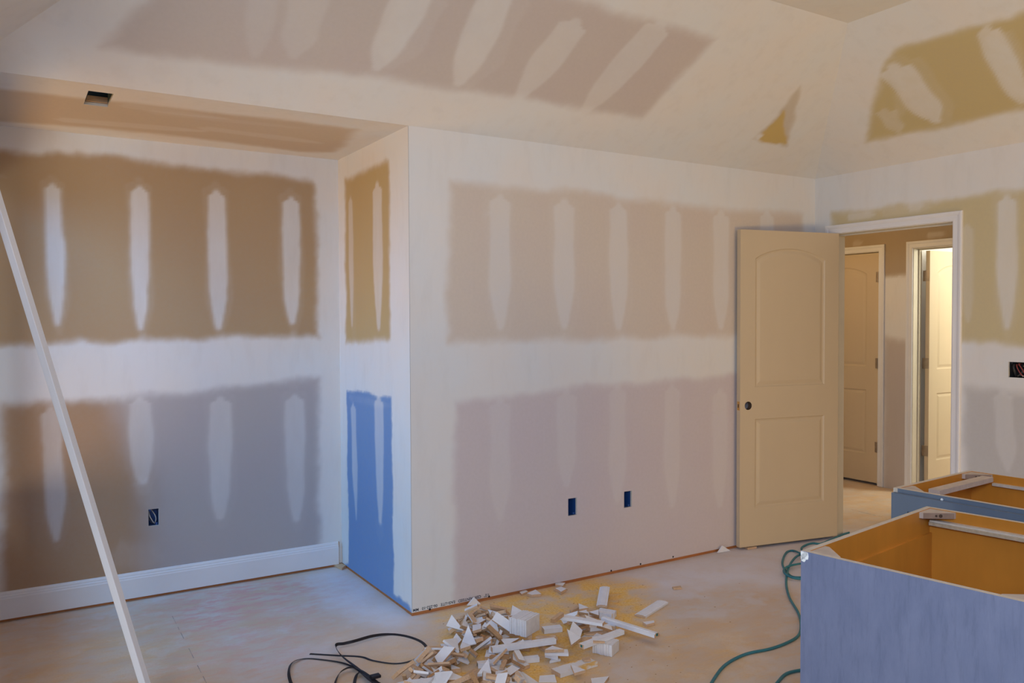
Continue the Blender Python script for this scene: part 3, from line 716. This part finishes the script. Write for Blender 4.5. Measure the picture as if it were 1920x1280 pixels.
def ribbon(name, spine, width, th, mat, parent=None):
    """spine: list of (Vector, tilt) ; tilt 0 flat, 1 on edge"""
    P = catmull([s[0] for s in spine], 7); tl = []
    for i in range(len(spine)-1):
        for k in range(7): tl.append(spine[i][1]+(spine[i+1][1]-spine[i][1])*k/7)
    tl.append(spine[-1][1]); bm = bmesh.new(); R_ = []
    for i, p in enumerate(P):
        t = (P[min(i+1, len(P)-1)]-P[max(i-1, 0)]).normalized(); s = t.cross(Vector((0, 0, 1))).normalized(); u = s.cross(t)
        a = tl[i]*math.pi/2; wv = s*math.cos(a)+u*math.sin(a); nv = -s*math.sin(a)+u*math.cos(a)
        lift = Vector((0, 0, abs(math.sin(a))*width/2+th/2+.0005)); p = p+lift
        R_.append([bm.verts.new(p+wv*x*width/2+nv*y*th/2) for x, y in ((-1, -1), (1, -1), (1, 1), (-1, 1))])
    for a, b in zip(R_, R_[1:]):
        for k in range(4): bm.faces.new((a[k], a[(k+1) % 4], b[(k+1) % 4], b[k]))
    bm.faces.new(R_[0][::-1]); bm.faces.new(R_[-1]); return frombm(name, bm, mat, parent)
sb = tag(empty('strapping_band', fl(690, 1272)), 'black flat strapping band lying in loose loops on the floor left of the offcuts', 'strap')
def strap(pts, wd=.013, nm='strap_loop'):
    base = fl(690, 1272)
    ribbon(nm, [(fl(x, y, z)-base, tl) for x, y, z, tl in pts], wd, .0018, M_STRAP, sb)
strap([(581, 1226, 0, .0), (630, 1229, 0, .0), (676, 1231.5, 0, .0), (700, 1239, 0, .1), (741, 1244.5, 0, .1), (775, 1238, 0, .1), (799, 1222, 0, .15), (793, 1206, 0, .1), (766, 1194.5, 0, .15),
       (733, 1190, .0, .2), (700, 1194, .008, .5), (666, 1204, .012, .75), (645, 1208.5, .010, .5), (631, 1211, .01, .7), (631, 1219, .012, .8), (643, 1233, .012, .3), (666, 1250, .008, .05), (692, 1270, .006, .0), (716, 1284, .004, 0), (745, 1298, 0, 0)])
strap([(560, 1310, 0, .1), (545, 1280, .0, .2), (541.5, 1259, .006, .5), (549, 1243, .004, .4), (571, 1235.5, .0, .15), (602, 1237, 0, .1), (641, 1243, .002, .1), (667, 1254, .006, .1), (692, 1272, .010, .0), (712, 1286, .008, 0), (735, 1302, 0, 0)])
strap([(626, 1300, 0, .4), (629, 1280, .0, .5), (638, 1263, .006, .6), (655, 1253.5, .010, .5), (673, 1256, .013, .2), (690, 1266, .014, 0), (708, 1280, .012, 0)])
strap([(664, 1292, 0, .1), (665, 1278, 0, .2), (669, 1266, .006, .3), (676, 1262, .012, .3), (690, 1272, .018, 0), (706, 1284, .018, 0)])
q = fl(704, 1279)-fl(690, 1272); bm = bmesh.new(); box(bm, q.x-.02, q.x+.02, q.y-.014, q.y+.014, .020, .032, bev=.002); frombm('buckle', bm, M_STRAP, sb)

# ------------------------------------------------------------------ offcuts: pieces settle onto a height field
HX0, HY0_, HS = 1.0, 2.3, .004
HF = np.zeros((700, 500))
def hidx(x, y): return np.clip(((x-HX0)/HS).astype(int), 0, 699), np.clip(((y-HY0_)/HS).astype(int), 0, 499)
def samples(outl, th):
    xs = [p[0] for p in outl]; ys = [p[1] for p in outl]; st = .004
    X, Y = np.meshgrid(np.arange(min(xs), max(xs)+st, st), np.arange(min(ys), max(ys)+st, st)); m = polysd(X, Y, outl) < .001
    P = np.stack([X[m], Y[m]], 1)
    E_ = [((1-t)*outl[i][0]+t*outl[(i+1) % len(outl)][0], (1-t)*outl[i][1]+t*outl[(i+1) % len(outl)][1]) for i in range(len(outl)) for t in np.arange(0, 1, .06)]
    return np.vstack([P, np.array(E_)])
HEROFOOT = np.zeros(HF.shape, bool)
def settle(outl, th, x, y, yaw, tries=8, maxtilt=.5, commit=True, fixed=None):
    S = samples(outl, th); lo = np.c_[S, np.zeros(len(S))]; hi = np.c_[S, np.full(len(S), th)]; best = None
    cands = [fixed] if fixed else [(0, 0)]+[(random.uniform(-1, 1)*maxtilt, random.uniform(-1, 1)*maxtilt) for _ in range(tries)]
    for (ra, rb) in cands:
        M = np.array(Matrix.Rotation(yaw, 3, 'Z') @ Matrix.Rotation(ra, 3, 'X') @ Matrix.Rotation(rb, 3, 'Y'))
        A = lo@M.T; B = hi@M.T; Lw = np.where(A[:, 2:3] < B[:, 2:3], A, B)
        i, j = hidx(A[:, 0]+x, A[:, 1]+y); i2, j2 = hidx(B[:, 0]+x, B[:, 1]+y)
        z = max((HF[i, j]-A[:, 2]).max(), (HF[i2, j2]-B[:, 2]).max())
        sc = z+(M@np.array([0, 0, th/2]))[2]+random.uniform(0, .006)
        if best is None or sc < best[0]: best = (sc, ra, rb, z, M, A, B)
    _, ra, rb, z, M, A, B = best; z += .0012
    if commit:
        for Q in (A, B):
            i, j = hidx(Q[:, 0]+x, Q[:, 1]+y); np.maximum.at(HF, (i, j), Q[:, 2]+z)
            if fixed: HEROFOOT[i, j] = True
    mat = Matrix([list(M[0])+[x], list(M[1])+[y], list(M[2])+[z], [0, 0, 0, 1]]); return mat
def offcut(name, outl, th, whitefaces, groove=0, bev=.0008):
    """prism; face materials: 0 primed, 1 pine"""
    bm = bmesh.new(); n = len(outl); a = [bm.verts.new((x, y, 0)) for x, y in outl]; b = [bm.verts.new((x, y, th)) for x, y in outl]
    fb = bm.faces.new(a[::-1]); ft = bm.faces.new(b); sd = [bm.faces.new((a[i], a[(i+1) % n], b[(i+1) % n], b[i])) for i in range(n)]
    fb.material_index = 0 if 'b' in whitefaces else 1; ft.material_index = 0 if 't' in whitefaces else 1
    for i, f in enumerate(sd): f.material_index = 0 if str(i) in whitefaces else 1
    bmesh.ops.recalc_face_normals(bm, faces=bm.faces)
    return bm
def piece(name, outl, th, wf, x, y, yaw, label, cat, group=None, tries=8, maxtilt=.5, fixed=None, mats=None):
    bm = offcut(name, outl, th, wf); o = frombm(name, bm, mats or [M_PRIMED, random.choice([M_PINE, M_PINE, M_PINE2])])
    o.matrix_world = settle(outl, th, x, y, yaw, tries, maxtilt, fixed=fixed); tag(o, label, cat, group); return o
def tri(s):
    a = random.uniform(.5, 1.3); return [(-s/2, -s*a/3), (s/2, -s*a/3), (random.uniform(-.5, .5)*s, s*a*.66)]
def quad(l, w_):
    k = random.uniform(-.5, .5)*w_; return [(-l/2, -w_/2), (l/2, -w_/2), (l/2-abs(k), w_/2), (-l/2+max(0, k), w_/2)]
def inpoly(pts):
    pg = [tuple(fl(*p))[:2] for p in pts]; xs = [p[0] for p in pg]; ys = [p[1] for p in pg]
    while True:
        x, y = random.uniform(min(xs), max(xs)), random.uniform(min(ys), max(ys))
        if polysd(np.array([x]), np.array([y]), pg)[0] < -.012: return x, y
HERO = np.zeros(HF.shape, bool)
def heap(pts, n, where, seed, sizes=(.042, .078), cap=.05, tilt=1.0):
    random.seed(seed); made = []
    for k in range(n):
        for _ in range(60):
            x, y = inpoly(pts); i_, j_ = int((x-HX0)/HS), int((y-HY0_)/HS)
            if HF[max(0, i_-4):i_+5, max(0, j_-4):j_+5].max() < cap and not HERO[max(0, i_-8):i_+9, max(0, j_-8):j_+9].any(): break
        else: continue
        t = random.random(); s = random.uniform(*sizes)
        if t < .50:
            w_ = random.random() < .85
            o = piece('triangular_offcut', tri(s*1.15), random.choice([.010, .014, .018]), 'tb0' if w_ else 't', x, y, random.uniform(0, 6.28), 'x', 'wood scrap', maxtilt=.9*tilt); kd = 'triangular white scrap' if w_ else 'triangular scrap with bare edges'
        elif t < .78:
            w_ = random.random() < .8
            o = piece('mitred_offcut', quad(s*1.35, s*.6), random.choice([.012, .016]), 'tb' if w_ else 't0', x, y, random.uniform(0, 6.28), 'x', 'wood scrap', maxtilt=.7*tilt); kd = 'four-sided white offcut'
        else:
            w_ = random.random() < .45
            o = piece('pine_sliver', quad(s*1.4, s*.28), random.choice([.009, .013]), '' if w_ else '0', x, y, random.uniform(0, 6.28), 'x', 'wood scrap', maxtilt=.8*tilt); kd = 'bare pine sliver' if w_ else 'white-edged pine sliver'
        up = abs((o.matrix_world.to_3x3() @ Vector((0, 0, 1))).z); made.append((o, kd, 'flat' if up > .97 else ('slanted' if up > .80 else 'steep'), s))
    n = len(made)
    # where it lies in the heap, as seen from the room: columns along the camera's right, rows in depth
    R2 = Vector((CR[0], CR[1], 0)).normalized(); F2 = Vector((_f[0], _f[1], 0)).normalized()
    cr = sorted(m[0].matrix_world.translation.dot(R2) for m in made); cf = sorted(m[0].matrix_world.translation.dot(F2) for m in made)
    nc = 5 if n > 40 else 3; cols = ['leftmost', 'left', 'middle', 'right', 'rightmost'] if nc == 5 else ['left', 'middle', 'right']; rows = ['front', 'centre', 'back']
    ms = sorted(m[3] for m in made)
    for o, kd, lie, s in made:
        ic = min(nc-1, int(nc*cr.index(o.matrix_world.translation.dot(R2))/n)); ir = min(2, int(3*cf.index(o.matrix_world.translation.dot(F2))/n))
        sz = 'small' if s < ms[n//2] else 'larger'
        o['label'] = '%s %s lying %s, %s %s of %s' % (sz, kd, lie, cols[ic], rows[ir], where); o['group'] = 'offcuts in '+where
heap([(900, 1246), (925, 1212), (1040, 1200), (1030, 1222), (950, 1240)], 12, 'layer under stacked strips', 15, cap=.02, tilt=.15)
heap([(1048, 1196), (1100, 1175), (1160, 1178), (1120, 1215)], 9, 'layer under crossing strips', 16, cap=.02, tilt=.15)

def plank(name, pa, pb, wd, th, label, z=0.02, mark=None, wf='t02', tries=0, profile=False, mats=None, tilt=0):
    A, B = fl(pa[0], pa[1], z), fl(pb[0], pb[1], z); L = (B-A).length; yaw = math.atan2(B.y-A.y, B.x-A.x); c = (A+B)/2
    outl = [(-L/2, -wd/2), (L/2, -wd/2), (L/2, wd/2), (-L/2, wd/2)]
    mt = settle(outl, th, c.x, c.y, yaw, 0, 0, fixed=(0, tilt))
    if profile:
        bm = bmesh.new(); pr = [(-wd/2, 0), (wd/2, 0), (wd/2, th*.55), (wd*.38, th*.6), (wd*.34, th*.82), (wd*.1, th), (-wd*.3, th), (-wd*.34, th*.86), (-wd/2, th*.8)]
        extrude_profile(bm, pr, (-L/2, 0, 0), (L/2, 0, 0), (0, 1, 0), (0, 0, 1)); bmesh.ops.recalc_face_normals(bm, faces=bm.faces); bm.normal_update()
        for f in bm.faces: f.material_index = 1 if abs(f.normal.x) > .9 or f.normal.z < -.9 else 0
    else: bm = offcut(name, outl, th, wf)
    o = frombm(name, bm, mats or [M_PRIMED, M_PINE]); o.matrix_world = mt; tag(o, label, 'wood offcut')
    if mark:
        sx = mark; bm = bmesh.new(); box(bm, sx*L/2-.0004 if sx > 0 else -L/2-.0006, sx*L/2+.0006 if sx > 0 else -L/2+.0004, -wd*.2, wd*.15, th*.25, th*.85)
        frombm('end_mark', bm, M_MARK, o)['label'] = 'teal mark on the cut end'
    return o
def flat(name, pts, th, label, z=0.0, wf='tb', mats=None, fixed=(0, 0), cat='wood scrap', tries=6):
    Q = [fl(x, y, z) for x, y in pts]; c = sum(Q, Vector())/len(Q); outl = [(q.x-c.x, q.y-c.y) for q in Q]
    bm = offcut(name, outl, th, wf); o = frombm(name, bm, mats or [M_PRIMED, M_PINE]); o.matrix_world = settle(outl, th, c.x, c.y, 0, 0, 0, fixed=fixed)
    tag(o, label, cat); return o
def stack(name, px, py, yaw, n, th, ln, wd, label, upright=True, jitter=.003):
    """bundle of thin shims standing side by side"""
    c = fl(px, py, 0); W = n*th; outl = [(-ln/2, -W/2), (ln/2, -W/2), (ln/2, W/2), (-ln/2, W/2)]
    mt = settle(outl, wd, c.x, c.y, yaw, 0, 0); r = empty(name, (0, 0, 0)); r.matrix_world = mt; tag(r, label, 'shim stack'); random.seed(n)
    for k in range(n):
        j, e = random.uniform(-jitter, jitter), random.uniform(-jitter, jitter)*.6
        bm = bmesh.new(); box(bm, -ln/2+j, ln/2+j, -W/2+k*th+.0003, -W/2+(k+1)*th-.0003, 0, wd+e, bev=.0004); frombm('shim', bm, M_FLAKE, r)
    return r
R = math.radians
stack('shim_stack', 984, 1205, R(25), 9, .010, .115, .075, 'white bundle of thin shims standing on edge beside the left heap of offcuts')
stack('shim_stack', 1136, 1222, R(28), 11, .0085, .080, .05, 'pale bundle of ribbed shims at the lower right of the offcut pile')
stack('shim_stack', 1137, 1157, R(-60), 8, .009, .085, .03, 'low stepped bundle of shims under the upright white trim piece')
plank('trim_offcut', (895, 1240), (1010, 1228), .030, .020, 'long pale strip with teal end lying just below another strip on the pile', .025, -1)
plank('trim_offcut', (922, 1224), (1041, 1207), .026, .022, 'pale square-edged strip lying on top of the pile in front of the white shim bundle', .045)
plank('trim_offcut', (1042, 1262), (1112, 1240), .062, .018, 'short wide board sprinkled with yellow sawdust at the bottom of the pile', .01, wf='t02', mats=[M_SAWTOP, M_PINE])
plank('trim_offcut', (1048, 1176), (1132, 1190), .036, .014, 'long thin primed board slanting across the right part of the pile', .04)
plank('trim_offcut', (1132, 1168), (1232, 1200), .042, .019, 'long white moulded trim piece with teal end pointing right from the pile', .02, 1, profile=True)
plank('trim_offcut', (1200, 1157), (1243, 1130), .062, .012, 'short white moulded board lying alone on sawdust, right of the pile', 0, profile=True)
plank('trim_offcut', (1090, 1216), (1166, 1188), .030, .018, 'narrow tan strip with teal end crossing the right part of the pile', .05, -1)
plank('trim_offcut', (968, 1252), (1009, 1280), .062, .012, 'white moulded trim piece angled down to the bottom edge below the strips', .03, profile=True)
plank('trim_offcut', (868, 1262), (900, 1240), .068, .012, 'flat bare tan board piece lying in the lower heap', .05, mats=[M_PINE, M_PINE])
plank('trim_offcut', (1018, 1186), (1052, 1182), .040, .022, 'short pale block with framed end right of the white shim bundle', 0)
plank('trim_offcut', (1036, 1200), (1054, 1186), .020, .018, 'short bare strip leaning beside the gap right of the white shim bundle', .02, mats=[M_PINE, M_PINE2])
plank('trim_offcut', (1128, 1150), (1134, 1114), .054, .012, 'upright-looking white trim piece pointing away towards the wall above the pile', 0, profile=True)
flat('square_offcut', [(1064, 1204), (1072, 1188), (1091, 1196), (1085, 1211)], .014, 'white square block with rounded corners in the right part of the pile', .03, fixed=(.35, .1))
flat('triangular_offcut', [(1062, 1207), (1089, 1216), (1071, 1227)], .012, 'white triangle just below the white square block in the pile', .02, fixed=(.25, 0))
o = flat('square_offcut', [(956, 1170), (958, 1158), (978, 1161), (979, 1172)], .014, 'small white square with a teal mark behind the white shim bundle', 0, fixed=(.5, 0))
flat('triangular_offcut', [(1070, 1259), (1098, 1270), (1077, 1276)], .012, 'white triangle lying alone below the sawdust-covered board')
flat('trim_offcut', [(1108, 1278), (1142, 1274), (1132, 1288), (1110, 1290)], .014, 'white offcut at the bottom edge, rightmost of the lower scraps')
flat('trim_offcut', [(1012, 1279), (1040, 1277), (1044, 1292), (1010, 1292)], .014, 'white scrap cut by the bottom edge below the moulded trim piece')
flat('mitred_offcut', [(838, 1216), (856, 1198), (866, 1206), (846, 1220)], .014, 'white parallelogram scrap at the left end of the left heap', .02, fixed=(.2, -.2))
flat('plaster_chip', [(839, 1181), (844, 1178), (848, 1180), (846, 1184), (841, 1184)], .006, 'tiny white chip lying alone left of the left heap')
flat('triangular_offcut', [(988, 1117), (1004, 1110), (1015, 1118), (997, 1120)], .014, 'pointed white scrap right of the bigger triangle near the wall')
flat('triangular_offcut', [(974, 1113), (985, 1109), (990, 1112), (978, 1117)], .010, 'small white sliver touching the pointed scrap near the wall')
flat('mitred_offcut', [(1041, 1100), (1042, 1096), (1060, 1097), (1055, 1103)], .014, 'white scrap against the wall, behind a notched white scrap')
flat('mitred_offcut', [(1041, 1108), (1052, 1105), (1062, 1109), (1052, 1115), (1048, 1112)], .016, 'notched white scrap on the floor just in front of another near the wall')
flat('mitred_offcut', [(1068, 1148), (1087, 1137), (1090, 1141), (1071, 1151)], .014, 'narrow grey-edged scrap between the wall and the pile', wf='0')
flat('triangular_offcut', [(1085, 1141), (1104, 1149), (1086, 1152)], .012, 'small white triangle lying against the narrow grey-edged scrap')
flat('wedge_offcut', [(1205, 1171), (1226, 1168), (1227, 1172), (1212, 1176)], .013, 'small bare-edged wedge right of the long white moulded piece')
flat('wedge_offcut', [(1260, 1103), (1276, 1101), (1278, 1105), (1263, 1106)], .009, 'small tan chip farther right near the foot of the wall', wf='')
flat('wedge_offcut', [(1395, 1027), (1414, 1024), (1419, 1028), (1402, 1031)], .012, 'tan wooden shim on the floor under the open door', wf='', mats=[M_PINE, M_PINE])
flat('pine_block', [(624, 1061), (632, 1056), (649, 1064), (641, 1069)], .014, 'small bare pine block on the floor in the recess corner', wf='', mats=[M_PINE, M_PINE], cat='wood block')
flat('pine_sliver', [(1112, 1233), (1134, 1234.5), (1134, 1236), (1112, 1236)], .006, 'thin pine splinter right of the sawdust-covered board', wf='')
flat('wedge_offcut', [(1091, 1246), (1105, 1242), (1108, 1249), (1096, 1250)], .008, 'small tan wedge under the right end of the sawdust-covered board', wf='')
HERO = HEROFOOT.copy()
heap([(836, 1222), (850, 1185), (895, 1162), (950, 1160), (965, 1195), (925, 1226), (868, 1232)], 66, 'heap left of shim bundle', 11, cap=.066)
heap([(742, 1296), (785, 1252), (850, 1240), (930, 1236), (985, 1252), (1010, 1290), (960, 1322), (760, 1326)], 115, 'heap below stacked strips', 12, cap=.066)
heap([(1040, 1200), (1060, 1170), (1110, 1162), (1150, 1180), (1150, 1205), (1090, 1222), (1048, 1222)], 14, 'heap right of shim bundle', 13)
heap([(985, 1235), (1010, 1212), (1060, 1208), (1085, 1222), (1040, 1245), (1000, 1252)], 9, 'gap above sawdusted board', 14)

# two triangles standing on edge against the walls
def standing(name, pts, Y0, th, label):
    P = [hit(x, y, (0, Y0, 0), (0, 1, 0)) for x, y in pts]; zmin = min(p[2] for p in P); bm = bmesh.new()
    a = [bm.verts.new((p[0], Y0, p[2]-zmin+.0006)) for p in P]; b = [bm.verts.new((p[0], Y0+th, p[2]-zmin+.0006)) for p in P]
    bm.faces.new(a); bm.faces.new(b[::-1])
    for i in range(len(P)): bm.faces.new((a[i], a[(i+1) % len(P)], b[(i+1) % len(P)], b[i]))
    tag(frombm(name, bm, M_PRIMED), label, 'wood scrap')
standing('triangular_offcut', [(877, 1136), (902, 1133), (890, 1121)], D1-.03, .012, 'white triangle standing against the wall beside the printed lettering')
standing('triangular_offcut', [(1347, 1040), (1370, 1036), (1356, 1027)], D1-.03, .012, 'small white triangle standing at the wall foot beside the open door')
# fine chips among the sawdust
random.seed(21)
bm = bmesh.new()
for k in range(160):
    px, py = random.gauss(1080, 130), random.uniform(1090, 1285)
    if not 720 < px < 1400: continue
    c = fl(px, py)
    if c.y > D1-.03 or HF[hidx(np.array([c.x]), np.array([c.y]))][0] > 0: continue
    s = random.uniform(.0015, .004); a0 = random.uniform(0, 6.28); vs = []
    for z in (0.0003, random.uniform(.001, .002)):
        vs.append([bm.verts.new((c.x+s*math.cos(a0+t)*(1+.5*(t > 3)), c.y+s*math.sin(a0+t), z)) for t in (0, 2.1, 4.2)])
    bm.faces.new(vs[0][::-1]); bm.faces.new(vs[1])
    for i in range(3): bm.faces.new((vs[0][i], vs[0][(i+1) % 3], vs[1][(i+1) % 3], vs[1][i]))
tag(frombm('wood_crumbs', bm, M_PINE2), 'loose wood crumbs and sawdust grains scattered around the offcut pile', 'sawdust', kind='stuff')
